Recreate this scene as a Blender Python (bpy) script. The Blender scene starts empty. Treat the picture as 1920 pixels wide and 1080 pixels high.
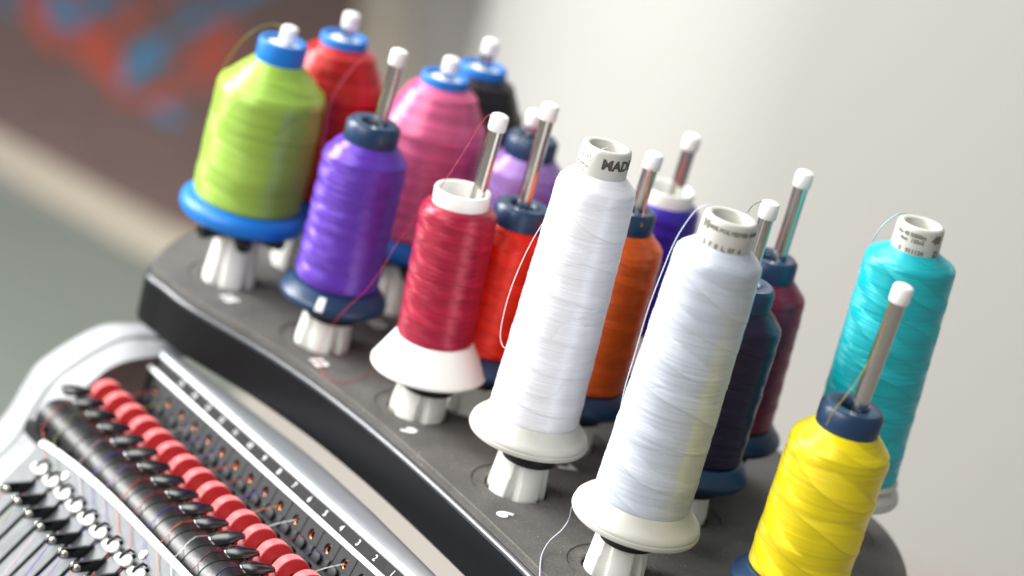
import bpy, bmesh, math, random
from math import sin, cos, pi, radians
from mathutils import Vector, Matrix
random.seed(7)
S = bpy.context.scene
COL = S.collection

# ------------------------------------------------------------------ camera
PITCH, ROLL = radians(20.5), radians(15.0)
FWD = Vector((0, cos(PITCH), -sin(PITCH)))
RT0 = Vector((1, 0, 0)); UP0 = Vector((0, sin(PITCH), cos(PITCH)))
CAM = Vector((-0.030146, -1.193587, 0.556813))
cx = RT0*cos(ROLL) + UP0*sin(ROLL); cy = -RT0*sin(ROLL) + UP0*cos(ROLL); cz = -FWD
cd = bpy.data.cameras.new('camera'); co = bpy.data.objects.new('camera', cd); COL.objects.link(co)
co.matrix_world = Matrix(((cx.x, cy.x, cz.x, CAM.x), (cx.y, cy.y, cz.y, CAM.y), (cx.z, cy.z, cz.z, CAM.z), (0, 0, 0, 1)))
cd.sensor_width = 36; cd.lens = 36*4530/1920; cd.clip_start = .05; cd.clip_end = 60
cd.dof.use_dof = True; cd.dof.focus_distance = 1.238; cd.dof.aperture_fstop = 3.4
S.camera = co

# ------------------------------------------------------------------ light
w_ = bpy.data.worlds.new('World'); S.world = w_; w_.use_nodes = True
w_.node_tree.nodes['Background'].inputs[0].default_value = (.95, .98, 1, 1)
w_.node_tree.nodes['Background'].inputs[1].default_value = .31
S.view_settings.view_transform = 'Standard'; S.view_settings.look = 'None'
S.view_settings.exposure = 0.16; S.view_settings.gamma = 1

def area(name, loc, target, sx, sy, power, col):
    l = bpy.data.lights.new(name, 'AREA'); l.shape = 'RECTANGLE'; l.size = sx; l.size_y = sy
    l.energy = power; l.color = col
    o = bpy.data.objects.new(name, l); COL.objects.link(o); o.location = loc
    o.rotation_euler = (Vector(target)-Vector(loc)).to_track_quat('-Z', 'Y').to_euler()
    return o
area('window_light', (-2.4, .6, 1.15), (0, .1, .05), 1.2, 1.5, 150, (1, .99, .97))
area('skylight', (-.7, 1.25, 2.1), (0, 0, 0), 1.6, 1.0, 26, (1, .985, .96))
area('front_window_light', (-2.1, -1.7, 1.9), (.1, .2, 0), 2.2, 1.7, 88, (1, .985, .96))
area('room_light', (-.6, 1.9, 3.0), (-.3, 3.6, -1.0), 2.4, 2.0, 36, (1, .97, .93))

# ------------------------------------------------------------------ helpers
def lin(c):
    if isinstance(c, str):
        c = [int(c[i:i+2], 16)/255 for i in (0, 2, 4)]
    return tuple(x/12.92 if x <= .04045 else ((x+.055)/1.055)**2.4 for x in c)

def nodes(name):
    m = bpy.data.materials.new(name); m.use_nodes = True
    nt = m.node_tree; return m, nt, nt.nodes['Principled BSDF']
def N(nt, t, **kw):
    n = nt.nodes.new(t)
    for k, v in kw.items(): setattr(n, k, v)
    return n
def math_(nt, op, a, b=None, c=None):
    n = N(nt, 'ShaderNodeMath', operation=op)
    for i, x in enumerate((a, b, c)):
        if x is None: continue
        if isinstance(x, (int, float)): n.inputs[i].default_value = x
        else: nt.links.new(x, n.inputs[i])
    return n.outputs[0]

def mat(name, col, rough=.4, metal=0, spec=.5, var=.08, vscale=60, bump=0, bscale=400, rvar=.1, coat=0, sss=0, aniso=0):
    """plain surface: colour broken up by two noises, wear in the roughness, optional grain"""
    m, nt, b = nodes(name)
    tc = N(nt, 'ShaderNodeTexCoord')
    n = N(nt, 'ShaderNodeTexNoise'); n.inputs['Scale'].default_value = vscale; n.inputs['Detail'].default_value = 5
    nt.links.new(tc.outputs['Object'], n.inputs['Vector'])
    mx = N(nt, 'ShaderNodeMix', data_type='RGBA')
    c = lin(col)
    mx.inputs[6].default_value = (*[x*(1-var) for x in c], 1); mx.inputs[7].default_value = (*[min(1, x*(1+var)) for x in c], 1)
    nt.links.new(n.outputs[0], mx.inputs[0]); nt.links.new(mx.outputs[2], b.inputs['Base Color'])
    n2 = N(nt, 'ShaderNodeTexNoise'); n2.inputs['Scale'].default_value = vscale*3.1; n2.inputs['Detail'].default_value = 6
    nt.links.new(tc.outputs['Object'], n2.inputs['Vector'])
    r = math_(nt, 'MULTIPLY_ADD', n2.outputs[0], rvar*2, rough-rvar)
    nt.links.new(r, b.inputs['Roughness'])
    b.inputs['Metallic'].default_value = metal; b.inputs['Specular IOR Level'].default_value = spec
    b.inputs['Coat Weight'].default_value = coat; b.inputs['Coat Roughness'].default_value = .15
    if sss:
        b.inputs['Subsurface Weight'].default_value = sss; b.inputs['Subsurface Radius'].default_value = (.004, .004, .004); b.inputs['Subsurface Scale'].default_value = 1
    if aniso: b.inputs['Anisotropic'].default_value = aniso
    if bump:
        n3 = N(nt, 'ShaderNodeTexNoise'); n3.inputs['Scale'].default_value = bscale; n3.inputs['Detail'].default_value = 3
        nt.links.new(tc.outputs['Object'], n3.inputs['Vector'])
        bp = N(nt, 'ShaderNodeBump'); bp.inputs['Strength'].default_value = bump; bp.inputs['Distance'].default_value = .0006
        nt.links.new(n3.outputs[0], bp.inputs['Height']); nt.links.new(bp.outputs[0], b.inputs['Normal'])
    return m

def thread_mat(name, col, p1, p2, tilt=.03, varieg=.0, rough=.38, spec=.7, streak=.38, sheen=.02, metal=.18, bc=.08, n1=3, n2=1, edge_=.45):
    """wound thread: fine windings, cross-wound bands that turn the sheen, slight shade changes along the thread"""
    m, nt, b = nodes(name)
    uv = N(nt, 'ShaderNodeUVMap'); sx = N(nt, 'ShaderNodeSeparateXYZ'); nt.links.new(uv.outputs[0], sx.inputs[0])
    u, v = sx.outputs[0], sx.outputs[1]
    wob = math_(nt, 'ADD', math_(nt, 'MULTIPLY', math_(nt, 'SINE', math_(nt, 'MULTIPLY_ADD', v, .21, 1.3)), .10), math_(nt, 'MULTIPLY', math_(nt, 'SINE', math_(nt, 'ADD', math_(nt, 'MULTIPLY', u, 4*pi), math_(nt, 'MULTIPLY', v, .05))), .07))
    vv = math_(nt, 'ADD', math_(nt, 'DIVIDE', v, p1), wob)
    f1 = math_(nt, 'FRACT', math_(nt, 'ADD', vv, math_(nt, 'MULTIPLY', u, float(n1))))
    f2 = math_(nt, 'FRACT', math_(nt, 'SUBTRACT', math_(nt, 'ADD', math_(nt, 'DIVIDE', v, p2), wob), math_(nt, 'ADD', math_(nt, 'MULTIPLY', u, float(n2)), .37)))
    def soft(f, t):   # soft-edged band mask
        mr = N(nt, 'ShaderNodeMapRange', interpolation_type='SMOOTHSTEP'); nt.links.new(f, mr.inputs[0])
        mr.inputs[1].default_value = t-.03; mr.inputs[2].default_value = t+.03
        return mr.outputs[0]
    m1 = soft(f1, .55); m2 = soft(f2, .7)
    band = math_(nt, 'SUBTRACT', math_(nt, 'MULTIPLY', m1, math_(nt, 'SUBTRACT', 1.0, m2)), .5)      # -.5 .. .5
    # fine windings
    def fine(us, vs, det=2.0):
        c = N(nt, 'ShaderNodeCombineXYZ'); nt.links.new(math_(nt, 'MULTIPLY', u, us), c.inputs[0])
        slope = math_(nt, 'MULTIPLY_ADD', band, 5.0*1, v)
        sl = math_(nt, 'MULTIPLY_ADD', math_(nt, 'MULTIPLY', band, u), 6.0, v)
        nt.links.new(math_(nt, 'MULTIPLY', sl, vs), c.inputs[1])
        n = N(nt, 'ShaderNodeTexNoise'); n.inputs['Scale'].default_value = 1; n.inputs['Detail'].default_value = det
        nt.links.new(c.outputs[0], n.inputs['Vector']); return n.outputs[0]
    fa = fine(1.4, 1.25); fb = fine(1.0, .42, 4)
    hs = N(nt, 'ShaderNodeMix', data_type='RGBA'); c = lin(col)
    k0 = 1-streak
    hs.inputs[6].default_value = (*[x*k0 for x in c], 1); hs.inputs[7].default_value = (*[min(1, x*(1+streak*.6)) for x in c], 1)
    mr = N(nt, 'ShaderNodeMapRange'); nt.links.new(math_(nt, 'MULTIPLY_ADD', fa, .45, math_(nt, 'MULTIPLY', fb, .55)), mr.inputs[0]); mr.inputs[1].default_value = .3; mr.inputs[2].default_value = .7
    nt.links.new(mr.outputs[0], hs.inputs[0])
    bt = N(nt, 'ShaderNodeHueSaturation'); nt.links.new(hs.outputs[2], bt.inputs['Color']); nt.links.new(math_(nt, 'MULTIPLY_ADD', band, bc*2, 1.0), bt.inputs['Value'])
    # single strands lying along the edges of the bands
    def strand(f, t, w):
        return math_(nt, 'SUBTRACT', 1.0, math_(nt, 'MINIMUM', math_(nt, 'DIVIDE', math_(nt, 'ABSOLUTE', math_(nt, 'SUBTRACT', f, t)), w), 1.0))
    ed = math_(nt, 'MAXIMUM', strand(f1, .55, .022), math_(nt, 'MAXIMUM', strand(f2, .70, .018), strand(f1, .985, .014)))
    es = N(nt, 'ShaderNodeMix', data_type='RGBA'); nt.links.new(math_(nt, "MULTIPLY", ed, edge_), es.inputs[0]); nt.links.new(bt.outputs[0], es.inputs[6]); es.inputs[7].default_value = (*[x*.45 for x in c], 1)
    out = es.outputs[2]
    if varieg:
        hv = N(nt, 'ShaderNodeMix', data_type='RGBA'); nt.links.new(out, hv.inputs[6])
        hv.inputs[7].default_value = (*[x*.25 for x in c], 1)
        mr2 = N(nt, 'ShaderNodeMapRange'); nt.links.new(fine(2.2, 1.25, 3), mr2.inputs[0]); mr2.inputs[1].default_value = .5; mr2.inputs[2].default_value = .72; mr2.inputs[4].default_value = varieg
        nt.links.new(mr2.outputs[0], hv.inputs[0]); out = hv.outputs[2]
    nt.links.new(out, b.inputs['Base Color'])
    b.inputs['Roughness'].default_value = rough; b.inputs['Specular IOR Level'].default_value = spec
    b.inputs['Anisotropic'].default_value = .86; b.inputs['Metallic'].default_value = metal
    tg = N(nt, 'ShaderNodeTangent', direction_type='UV_MAP'); nt.links.new(tg.outputs[0], b.inputs['Tangent'])
    rot = math_(nt, 'MULTIPLY_ADD', band, tilt*2, .25); nt.links.new(rot, b.inputs['Anisotropic Rotation'])
    b.inputs['Sheen Weight'].default_value = sheen; b.inputs['Sheen Roughness'].default_value = .4
    b.inputs['Sheen Tint'].default_value = (*[min(1, .35+x) for x in c], 1)
    bp = N(nt, 'ShaderNodeBump'); bp.inputs['Strength'].default_value = .75; bp.inputs['Distance'].default_value = .0004
    h = math_(nt, 'ADD', math_(nt, 'MULTIPLY', fa, .7), math_(nt, 'MULTIPLY', fb, .8))
    nt.links.new(math_(nt, 'ADD', h, math_(nt, 'MULTIPLY', band, .35)), bp.inputs['Height']); nt.links.new(bp.outputs[0], b.inputs['Normal'])
    return m

def link(name, me, parent=None, m=None, smooth=None):
    o = bpy.data.objects.new(name, me); COL.objects.link(o)
    if parent is not None: o.parent = parent
    if m is not None and not me.materials: me.materials.append(m)
    if smooth is not None:
        me.polygons.foreach_set('use_smooth', [True]*len(me.polygons)); me.set_sharp_from_angle(angle=radians(smooth))
    return o
def from_bm(name, bm, parent=None, m=None, smooth=35):
    me = bpy.data.meshes.new(name); bmesh.ops.recalc_face_normals(bm, faces=bm.faces); bm.to_mesh(me); bm.free()
    return link(name, me, parent, m, smooth)
def empty(name, label, cat, loc=(0, 0, 0), group=None):
    o = bpy.data.objects.new(name, None); COL.objects.link(o); o.location = loc; o.empty_display_size = .02
    o['label'] = label; o['category'] = cat
    if group: o['group'] = group
    return o

MM = .001
def lathe(name, prof, parent=None, m=None, seg=64, smooth=30, closed=False, arc=None):
    """prof: (r, z) in mm, turned about Z; UV = (turn, height in mm)"""
    n = len(prof); vs = []; fs = []; uvs = []
    for i in range(seg):
        a = 2*pi*i/seg
        for r, z in prof: vs.append((r*MM*cos(a), r*MM*sin(a), z*MM))
    for i in range(seg):
        j = (i+1) % seg
        for k in range(n if closed else n-1):
            l = (k+1) % n
            fs.append((i*n+k, j*n+k, j*n+l, i*n+l))
            uvs += [(i/seg, prof[k][1]), ((i+1)/seg, prof[k][1]), ((i+1)/seg, prof[l][1]), (i/seg, prof[l][1])]
    me = bpy.data.meshes.new(name); me.from_pydata(vs, [], fs)
    ul = me.uv_layers.new(name='UVMap'); ul.data.foreach_set('uv', [c for q in uvs for c in q])
    return link(name, me, parent, m, smooth)

def bezier_pts(P, n=10):
    """Catmull-Rom through points"""
    P = [Vector(p) for p in P]; out = []
    for i in range(len(P)-1):
        p0, p1, p2, p3 = P[max(i-1, 0)], P[i], P[i+1], P[min(i+2, len(P)-1)]
        for k in range(n):
            t = k/n
            out.append(.5*((2*p1)+(p2-p0)*t+(2*p0-5*p1+4*p2-p3)*t*t+(3*p1-p0-3*p2+p3)*t**3))
    out.append(P[-1]); return out
def tube_bm(bm, pts, r, seg=6, cap=True):
    pts = [Vector(p) for p in pts]; rings = []; up = None
    for i, p in enumerate(pts):
        d = (pts[min(i+1, len(pts)-1)]-pts[max(i-1, 0)]).normalized()
        if up is None:
            up = d.orthogonal().normalized()
        up = (up-d*up.dot(d)).normalized(); s = d.cross(up)
        rr = r[i] if isinstance(r, (list, tuple)) else r
        rings.append([bm.verts.new(p+(up*cos(2*pi*k/seg)+s*sin(2*pi*k/seg))*rr) for k in range(seg)])
    for a, b in zip(rings, rings[1:]):
        for k in range(seg): bm.faces.new((a[k], a[(k+1) % seg], b[(k+1) % seg], b[k]))
    if cap:
        bm.faces.new(rings[0][::-1]); bm.faces.new(rings[-1])
def tube(name, pts, r, parent=None, m=None, seg=6):
    bm = bmesh.new(); tube_bm(bm, pts, r, seg); return from_bm(name, bm, parent, m, 60)

def prism(bm, poly, f, d0, d1, bev=0):
    """poly of 2D points mapped by f(x, y, d) between depths d0 and d1"""
    a = [bm.verts.new(f(x, y, d0)) for x, y in poly]; b = [bm.verts.new(f(x, y, d1)) for x, y in poly]
    n = len(poly); fs = [bm.faces.new(a[::-1]), bm.faces.new(b)]
    for i in range(n): fs.append(bm.faces.new((a[i], a[(i+1) % n], b[(i+1) % n], b[i])))
    if bev:
        bmesh.ops.recalc_face_normals(bm, faces=fs)
        es = {e for q in fs[:2] for e in q.edges}
        bmesh.ops.bevel(bm, geom=list(es), offset=bev, segments=2, profile=.5, affect='EDGES')

def text_data(body, size, depth, bold=0.0):
    c = bpy.data.curves.new('t', 'FONT'); c.body = body; c.size = size; c.extrude = depth; c.offset = bold
    c.align_x = 'CENTER'; c.align_y = 'CENTER'; c.resolution_u = 3
    o = bpy.data.objects.new('t', c); COL.objects.link(o)
    dg = bpy.context.evaluated_depsgraph_get(); dg.update()
    me = bpy.data.meshes.new_from_object(o.evaluated_get(dg)); bpy.data.objects.remove(o); bpy.data.curves.remove(c)
    return me
def split_long(me, lim):
    bm = bmesh.new(); bm.from_mesh(me)
    bmesh.ops.triangulate(bm, faces=bm.faces)
    for _ in range(3):
        es = [e for e in bm.edges if e.calc_length() > lim]
        if not es: break
        bmesh.ops.subdivide_edges(bm, edges=es, cuts=1)
    bm.to_mesh(me); bm.free()

# ------------------------------------------------------------------ materials
M = {}
M['sheet'] = None
M['black'] = mat('black_plastic', '0c0d10', .5, rvar=.05, spec=.22, var=.15)
M['rim'] = mat('rim_highlight', '33363b', .3, spec=.6, var=.1)  # paler than the black tray: its edge highlight put into the colour
M['gunmetal'] = mat('dark_guide_plate', '26282b', .55, spec=.35, var=.25, vscale=150, bump=.3, bscale=1500, rvar=.12)
M['stripblack'] = mat('black_label_strip', '101113', .65, spec=.2, var=.2, rvar=.05)
M['blackgloss'] = mat('black_gloss', '0b0c0e', .2, rvar=.08, var=.25, vscale=200, coat=.25)
M['ridge'] = mat('black_roller', '101214', .36, rvar=.08, var=.25, vscale=250, bump=.15, bscale=700)
M['holder'] = mat('white_holder', 'f0f0ea', .6, spec=.3, var=.04, sss=.2, rvar=.08)
M['white'] = mat('white_plastic', 'eeeeea', .42, var=.03, sss=.15, rvar=.08)
M['core'] = mat('grey_white_core', 'c6c5bd', .42, var=.05, sss=.1, rvar=.08)
M['navy'] = mat('navy_plastic', '173556', .36, var=.12, rvar=.08)
M['blue'] = mat('blue_plastic', '0b72c8', .42, var=.08, rvar=.08)
M['steel'] = mat('steel_tube', 'cbc9c3', .22, metal=1, var=.1, rvar=.08, vscale=300)
M['cap'] = mat('white_cap', 'f4f4f2', .4, var=.02, sss=.2, rvar=.06)
M['rubber'] = mat('black_rubber', '0e0f12', .55, var=.2)
M['silver'] = mat('silver_paint', '93979b', .33, metal=.55, var=.05, rvar=.06, vscale=90, bump=.08, bscale=1800)
M['shell'] = mat('white_housing', '9b9ea1', .45, var=.025, vscale=20, rvar=.06)
M['inner'] = mat('taupe_inner', 'b3a8a1', .6, var=.08)
M['red'] = mat('red_knob', 'c8141f', .5, spec=.9, var=.1, vscale=300, rvar=.1, bump=.12, bscale=900)
_b = M['red'].node_tree.nodes['Principled BSDF']; _b.inputs['Sheen Weight'].default_value = .55; _b.inputs['Sheen Roughness'].default_value = .45
M['copper'] = mat('copper_eyelet', 'c98352', .25, metal=1, var=.15, vscale=600)
M['steelplate'] = mat('brushed_plate', '595d60', .5, spec=.35, metal=.1, var=.07, vscale=70, rvar=.1, bump=.06, bscale=900)
M['lip'] = mat('white_lip', 'f2f4f5', .35, var=.02)
M['clip'] = mat('white_clip', 'c4c6c4', .3, var=.04, vscale=300, coat=.3)
M['screw'] = mat('screw_head', 'c4c2b4', .35, metal=.5, var=.1, vscale=400)
M['ink'] = mat('grey_ink', '4a4640', .6)
M['inkgrey'] = mat('worn_ink', '75716a', .6)
M['inkfaint'] = mat('faint_ink', 'a9a8a2', .6)
M['paint'] = mat('white_print', 'f0f0ee', .6, var=.06)
M['cream'] = mat('cream_body', '2e2a24', .65, var=.08, vscale=8)

def sheet_mat():
    m, nt, b = nodes('grey_foam_sheet')
    tc = N(nt, 'ShaderNodeTexCoord')
    def noise(s, d):
        n = N(nt, 'ShaderNodeTexNoise'); n.inputs['Scale'].default_value = s; n.inputs['Detail'].default_value = d
        nt.links.new(tc.outputs['Object'], n.inputs['Vector']); return n.outputs[0]
    cr = N(nt, 'ShaderNodeValToRGB'); e = cr.color_ramp
    e.elements[0].position = .3; e.elements[0].color = (*lin('383634'), 1); e.elements[1].position = .75; e.elements[1].color = (*lin('74726f'), 1)
    nt.links.new(math_(nt, 'MULTIPLY_ADD', noise(900, 4), .5, math_(nt, 'MULTIPLY_ADD', noise(22, 6), .32, math_(nt, 'MULTIPLY', noise(70, 5), .2))), cr.inputs[0])
    # light specks of lint
    vo = N(nt, 'ShaderNodeTexVoronoi'); vo.inputs['Scale'].default_value = 260; nt.links.new(tc.outputs['Object'], vo.inputs['Vector'])
    sp = math_(nt, 'MULTIPLY', math_(nt, 'LESS_THAN', vo.outputs['Distance'], .10), math_(nt, 'GREATER_THAN', noise(45, 2), .50))
    mx = N(nt, 'ShaderNodeMix', data_type='RGBA'); nt.links.new(math_(nt, 'MULTIPLY', sp, .55), mx.inputs[0]); nt.links.new(cr.outputs[0], mx.inputs[6]); mx.inputs[7].default_value = (.5, .5, .5, 1)
    nt.links.new(mx.outputs[2], b.inputs['Base Color']); b.inputs['Roughness'].default_value = .72; b.inputs['Specular IOR Level'].default_value = .35
    bp = N(nt, 'ShaderNodeBump'); bp.inputs['Strength'].default_value = .5; bp.inputs['Distance'].default_value = .0004
    nt.links.new(noise(1300, 3), bp.inputs['Height']); nt.links.new(bp.outputs[0], b.inputs['Normal'])
    return m
M['sheet'] = sheet_mat()

# ------------------------------------------------------------------ room: floor, carpet, rug, wall
def ground(name, poly, z, m, smooth=None):
    bm = bmesh.new(); bm.faces.new([bm.verts.new((x, y, z)) for x, y in poly])
    o = from_bm(name, bm, None, m, None); o['kind'] = 'structure'; return o
FZ = -1.0
M['floor'] = mat('warm_floor', 'ada69f', .55, var=.07, vscale=2.2)
M['carpet'] = mat('grey_green_carpet', '6f756e', .95, var=.12, vscale=5, bump=.3, bscale=300)
M['border'] = mat('beige_border', 'b5ab9b', .9, var=.1, vscale=9)
M['wall'] = mat('wall_paint', 'bfbeba', .85, var=.012, vscale=1.5)
ground('floor', [(-14, -6), (14, -6), (14, 22), (-14, 22)], FZ, M['floor'])
ground('carpet', [(-6, 0.3), (-.42, .3), (-.40, 2.52), (-.78, 2.70), (-1.1, 2.90), (-2.2, 3.65), (-6, 5.4)], FZ+.006, M['carpet'])

def rug_mat():
    m, nt, b = nodes('brown_rug_print'); tc = N(nt, 'ShaderNodeTexCoord')
    nz = N(nt, 'ShaderNodeTexNoise'); nz.inputs['Scale'].default_value = 14; nz.inputs['Detail'].default_value = 5; nt.links.new(tc.outputs['Object'], nz.inputs['Vector'])
    base = N(nt, 'ShaderNodeMix', data_type='RGBA'); base.inputs[6].default_value = (*lin('5c4a46'), 1); base.inputs[7].default_value = (*lin('7a6662'), 1); nt.links.new(nz.outputs[0], base.inputs[0])
    dw = N(nt, 'ShaderNodeTexNoise'); dw.inputs['Scale'].default_value = 11; dw.inputs['Detail'].default_value = 2; nt.links.new(tc.outputs['Object'], dw.inputs['Vector'])
    wv = N(nt, 'ShaderNodeVectorMath', operation='MULTIPLY_ADD'); nt.links.new(dw.outputs['Color'], wv.inputs[0]); wv.inputs[1].default_value = (.10, .2, 0); nt.links.new(tc.outputs['Object'], wv.inputs[2])
    sp = N(nt, 'ShaderNodeSeparateXYZ'); nt.links.new(wv.outputs[0], sp.inputs[0])
    X, Y = sp.outputs[0], sp.outputs[1]
    def seg(x0, y0, x1, y1, r):      # distance to a stroke, as a soft mask (x and y in metres on the floor)
        dx, dy = x1-x0, y1-y0; L = dx*dx+dy*dy
        px = math_(nt, 'SUBTRACT', X, x0+1.0+.05); py = math_(nt, 'SUBTRACT', Y, y0-3.6+.10)
        t = N(nt, 'ShaderNodeClamp'); nt.links.new(math_(nt, 'DIVIDE', math_(nt, 'ADD', math_(nt, 'MULTIPLY', px, dx), math_(nt, 'MULTIPLY', py, dy)), L), t.inputs[0])
        ex = math_(nt, 'SUBTRACT', px, math_(nt, 'MULTIPLY', t.outputs[0], dx)); ey = math_(nt, 'MULTIPLY', math_(nt, 'SUBTRACT', py, math_(nt, 'MULTIPLY', t.outputs[0], dy)), .42)
        d = math_(nt, 'SQRT', math_(nt, 'ADD', math_(nt, 'MULTIPLY', ex, ex), math_(nt, 'MULTIPLY', ey, ey)))
        return math_(nt, 'LESS_THAN', d, r*1.25)
    def group(l):
        o = None
        for s in l:
            q = seg(*s); o = q if o is None else math_(nt, 'MAXIMUM', o, q)
        return o
    out = base.outputs[2]
    for colr, strokes in (('b8503f', ORANGE), ('3f86b0', BLUE)):
        mx = N(nt, 'ShaderNodeMix', data_type='RGBA'); nt.links.new(out, mx.inputs[6]); mx.inputs[7].default_value = (*lin(colr), 1)
        nt.links.new(math_(nt, 'MULTIPLY', group(strokes), .88), mx.inputs[0]); out = mx.outputs[2]
    nt.links.new(out, b.inputs['Base Color']); b.inputs['Roughness'].default_value = .95; b.inputs['Specular IOR Level'].default_value = .2
    return m
ORANGE = [(-1.235, 3.985, -1.16, 3.765, 0.014), (-1.16, 3.765, -1.083, 3.592, 0.014), (-1.053, 3.785, -1.038, 3.662, 0.021), (-1.038, 3.662, -0.974, 3.572, 0.021), (-0.974, 3.572, -0.912, 3.507, 0.021), (-1.015, 3.755, -0.969, 3.688, 0.02), (-1.031, 4.059, -0.987, 3.905, 0.015), (-0.874, 3.401, -0.825, 3.428, 0.014), (-0.825, 3.428, -0.799, 3.534, 0.014), (-0.799, 3.534, -0.742, 3.611, 0.014), (-0.774, 3.708, -0.808, 3.809, 0.017), (-0.808, 3.809, -0.808, 3.95, 0.017), (-0.808, 3.95, -0.793, 4.115, 0.017), (-0.827, 3.655, -0.828, 3.765, 0.01), (-0.972, 4.125, -0.982, 4.277, 0.011), (-0.764, 3.854, -0.742, 3.924, 0.013), (-1.148, 3.98, -1.171, 4.113, 0.01)]
BLUE = [(-1.182, 3.993, -1.122, 3.807, 0.02), (-1.122, 3.807, -1.091, 3.816, 0.02), (-1.118, 4.093, -1.093, 3.913, 0.012), (-0.887, 3.544, -0.903, 3.644, 0.02), (-0.903, 3.644, -0.914, 3.801, 0.02), (-0.928, 3.776, -0.891, 3.935, 0.012), (-0.891, 3.935, -0.867, 4.137, 0.012), (-0.867, 4.137, -0.838, 4.331, 0.012), (-0.838, 4.331, -0.791, 4.497, 0.012), (-0.847, 4.376, -0.785, 4.533, 0.018), (-0.794, 3.39, -0.765, 3.347, 0.013), (-1.258, 3.855, -1.203, 3.791, 0.01), (-0.912, 4.139, -0.962, 4.245, 0.009), (-1.06, 4.0, -1.062, 4.104, 0.008)]
rug = empty('rug', 'brown rug with orange and blue print and beige edging on the floor', 'rug', (-1, 3.6, FZ))
def flat(name, poly, z0, z1, m, parent):
    bm = bmesh.new(); pl = parent.location
    prism(bm, poly, lambda x, y, d: Vector((x, y, d))-pl, z0, z1)
    return from_bm(name, bm, parent, m, None)
inner = [(-3.2, 4.55), (-1.9, 3.58), (-1.3, 3.19), (-1.02, 3.02), (-.66, 2.80), (-.47, 2.74), (-.40, 2.85), (-.41, 3.2), (-.50, 4.0), (-.585, 4.66), (-.70, 5.6), (-2.2, 6.6)]
outer = [(-3.4, 4.55), (-2.0, 3.48), (-1.35, 3.07), (-1.0, 2.87), (-.70, 2.66), (-.42, 2.52), (-.27, 2.62), (-.27, 3.2), (-.36, 4.0), (-.455, 4.70), (-.57, 5.75), (-2.2, 6.8)]
flat('rug_border', outer, FZ+.008, FZ+.014, M['border'], rug)
r_ = flat('rug_field', inner, FZ+.0145, FZ+.018, None, rug); r_.data.materials.append(rug_mat())
wl = bmesh.new()
# light wall on the right, ends in a free edge on its left
for q in [[(.30, 2.25)]+[(.30-.50*sin(radians(a)), 2.95-.70*cos(radians(a))) for a in range(6, 91, 6)]+[(-.20, 3.6), (0, 3.6), (0, 3.0), (.3, 2.5), (9, 2.45), (9, 2.25)]]:
    prism(wl, q, lambda x, y, d: Vector((x, y, d)), FZ, 3.2)
o = from_bm('wall', wl, None, M['wall'], 30); o['kind'] = 'structure'

# ------------------------------------------------------------------ thread rack
rack = empty('thread_rack', 'dark grey numbered thread rack tray with a glossy black front edge', 'thread rack')
FRONT = [(-.2340, .1560), (-.2200, .1420), (-.2024, .1288), (-.1640, .1040), (-.1270, .0745), (-.0965, .0455), (-.0679, .0149), (-.0339, -.0250), (-.0004, -.0664), (.0161, -.0880), (.0450, -.1265), (.0760, -.1700)]
REST = [(.0930, -.1900), (.1180, -.2020), (.1500, -.1900), (.1850, -.1450), (.2080, -.0850), (.2200, -.0250), (.2245, .0200), (.2228, .0456), (.2185, .0650), (.2115, .0815), (.2000, .0970), (.1760, .1240), (.1450, .1540), (.1000, .1900), (.0400, .2330), (-.0250, .2680), (-.0900, .2900), (-.1500, .2950), (-.2000, .2830), (-.2300, .2620), (-.2420, .2380), (-.2485, .2100), (-.2500, .1860), (-.2490, .1730), (-.2440, .1650)]
OUT = [p.xy for p in bezier_pts([(x, y, 0) for x, y in FRONT+REST+FRONT[:1]], 4)][:-1]
def inset(poly, d):
    res = []; n = len(poly)
    for i in range(n):
        a, b, c = poly[i-1], poly[i], poly[(i+1) % n]
        t = (c-a).normalized(); nrm = Vector((-t.y, t.x))
        res.append(b+nrm*d)
    return res
def zmap(x, y, d): return Vector((x, y, d))
bm = bmesh.new()
n = len(OUT); rows = [(.006, -.0052), (.0034, -.0052), (.0034, -.0084), (0, -.0084), (0, -.0092), (0.0, -.0340), (0, -.0348), (.0006, -.0362), (.002, -.0370), (.003, -.0370), (.012, -.0370)]
rings = [[bm.verts.new((p.x, p.y, z)) for p in inset(OUT, d)] for d, z in rows]
for a, b in zip(rings, rings[1:]):
    for i in range(n): bm.faces.new((a[i], a[(i+1) % n], b[(i+1) % n], b[i]))
bm.faces.new(rings[0]); bm.faces.new(rings[-1][::-1])
from_bm('tray_body', bm, rack, M['black'], 40)
bm = bmesh.new(); rows = [(.0034, -.0082), (.0034, -.0049), (.0026, -.0049), (.0016, -.0051), (.0007, -.0057), (.0001, -.0068), (-.0001, -.0080), (.0002, -.0083)]
rings = [[bm.verts.new((p.x, p.y, z)) for p in inset(OUT, d)] for d, z in rows]
for a, b in zip(rings, rings[1:]):
    for i in range(n): bm.faces.new((a[i], a[(i+1) % n], b[(i+1) % n], b[i]))
from_bm('tray_rim_highlight', bm, rack, M['rim'], 50)  # bevel of the tray edge, toned lighter as a painted highlight line
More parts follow.
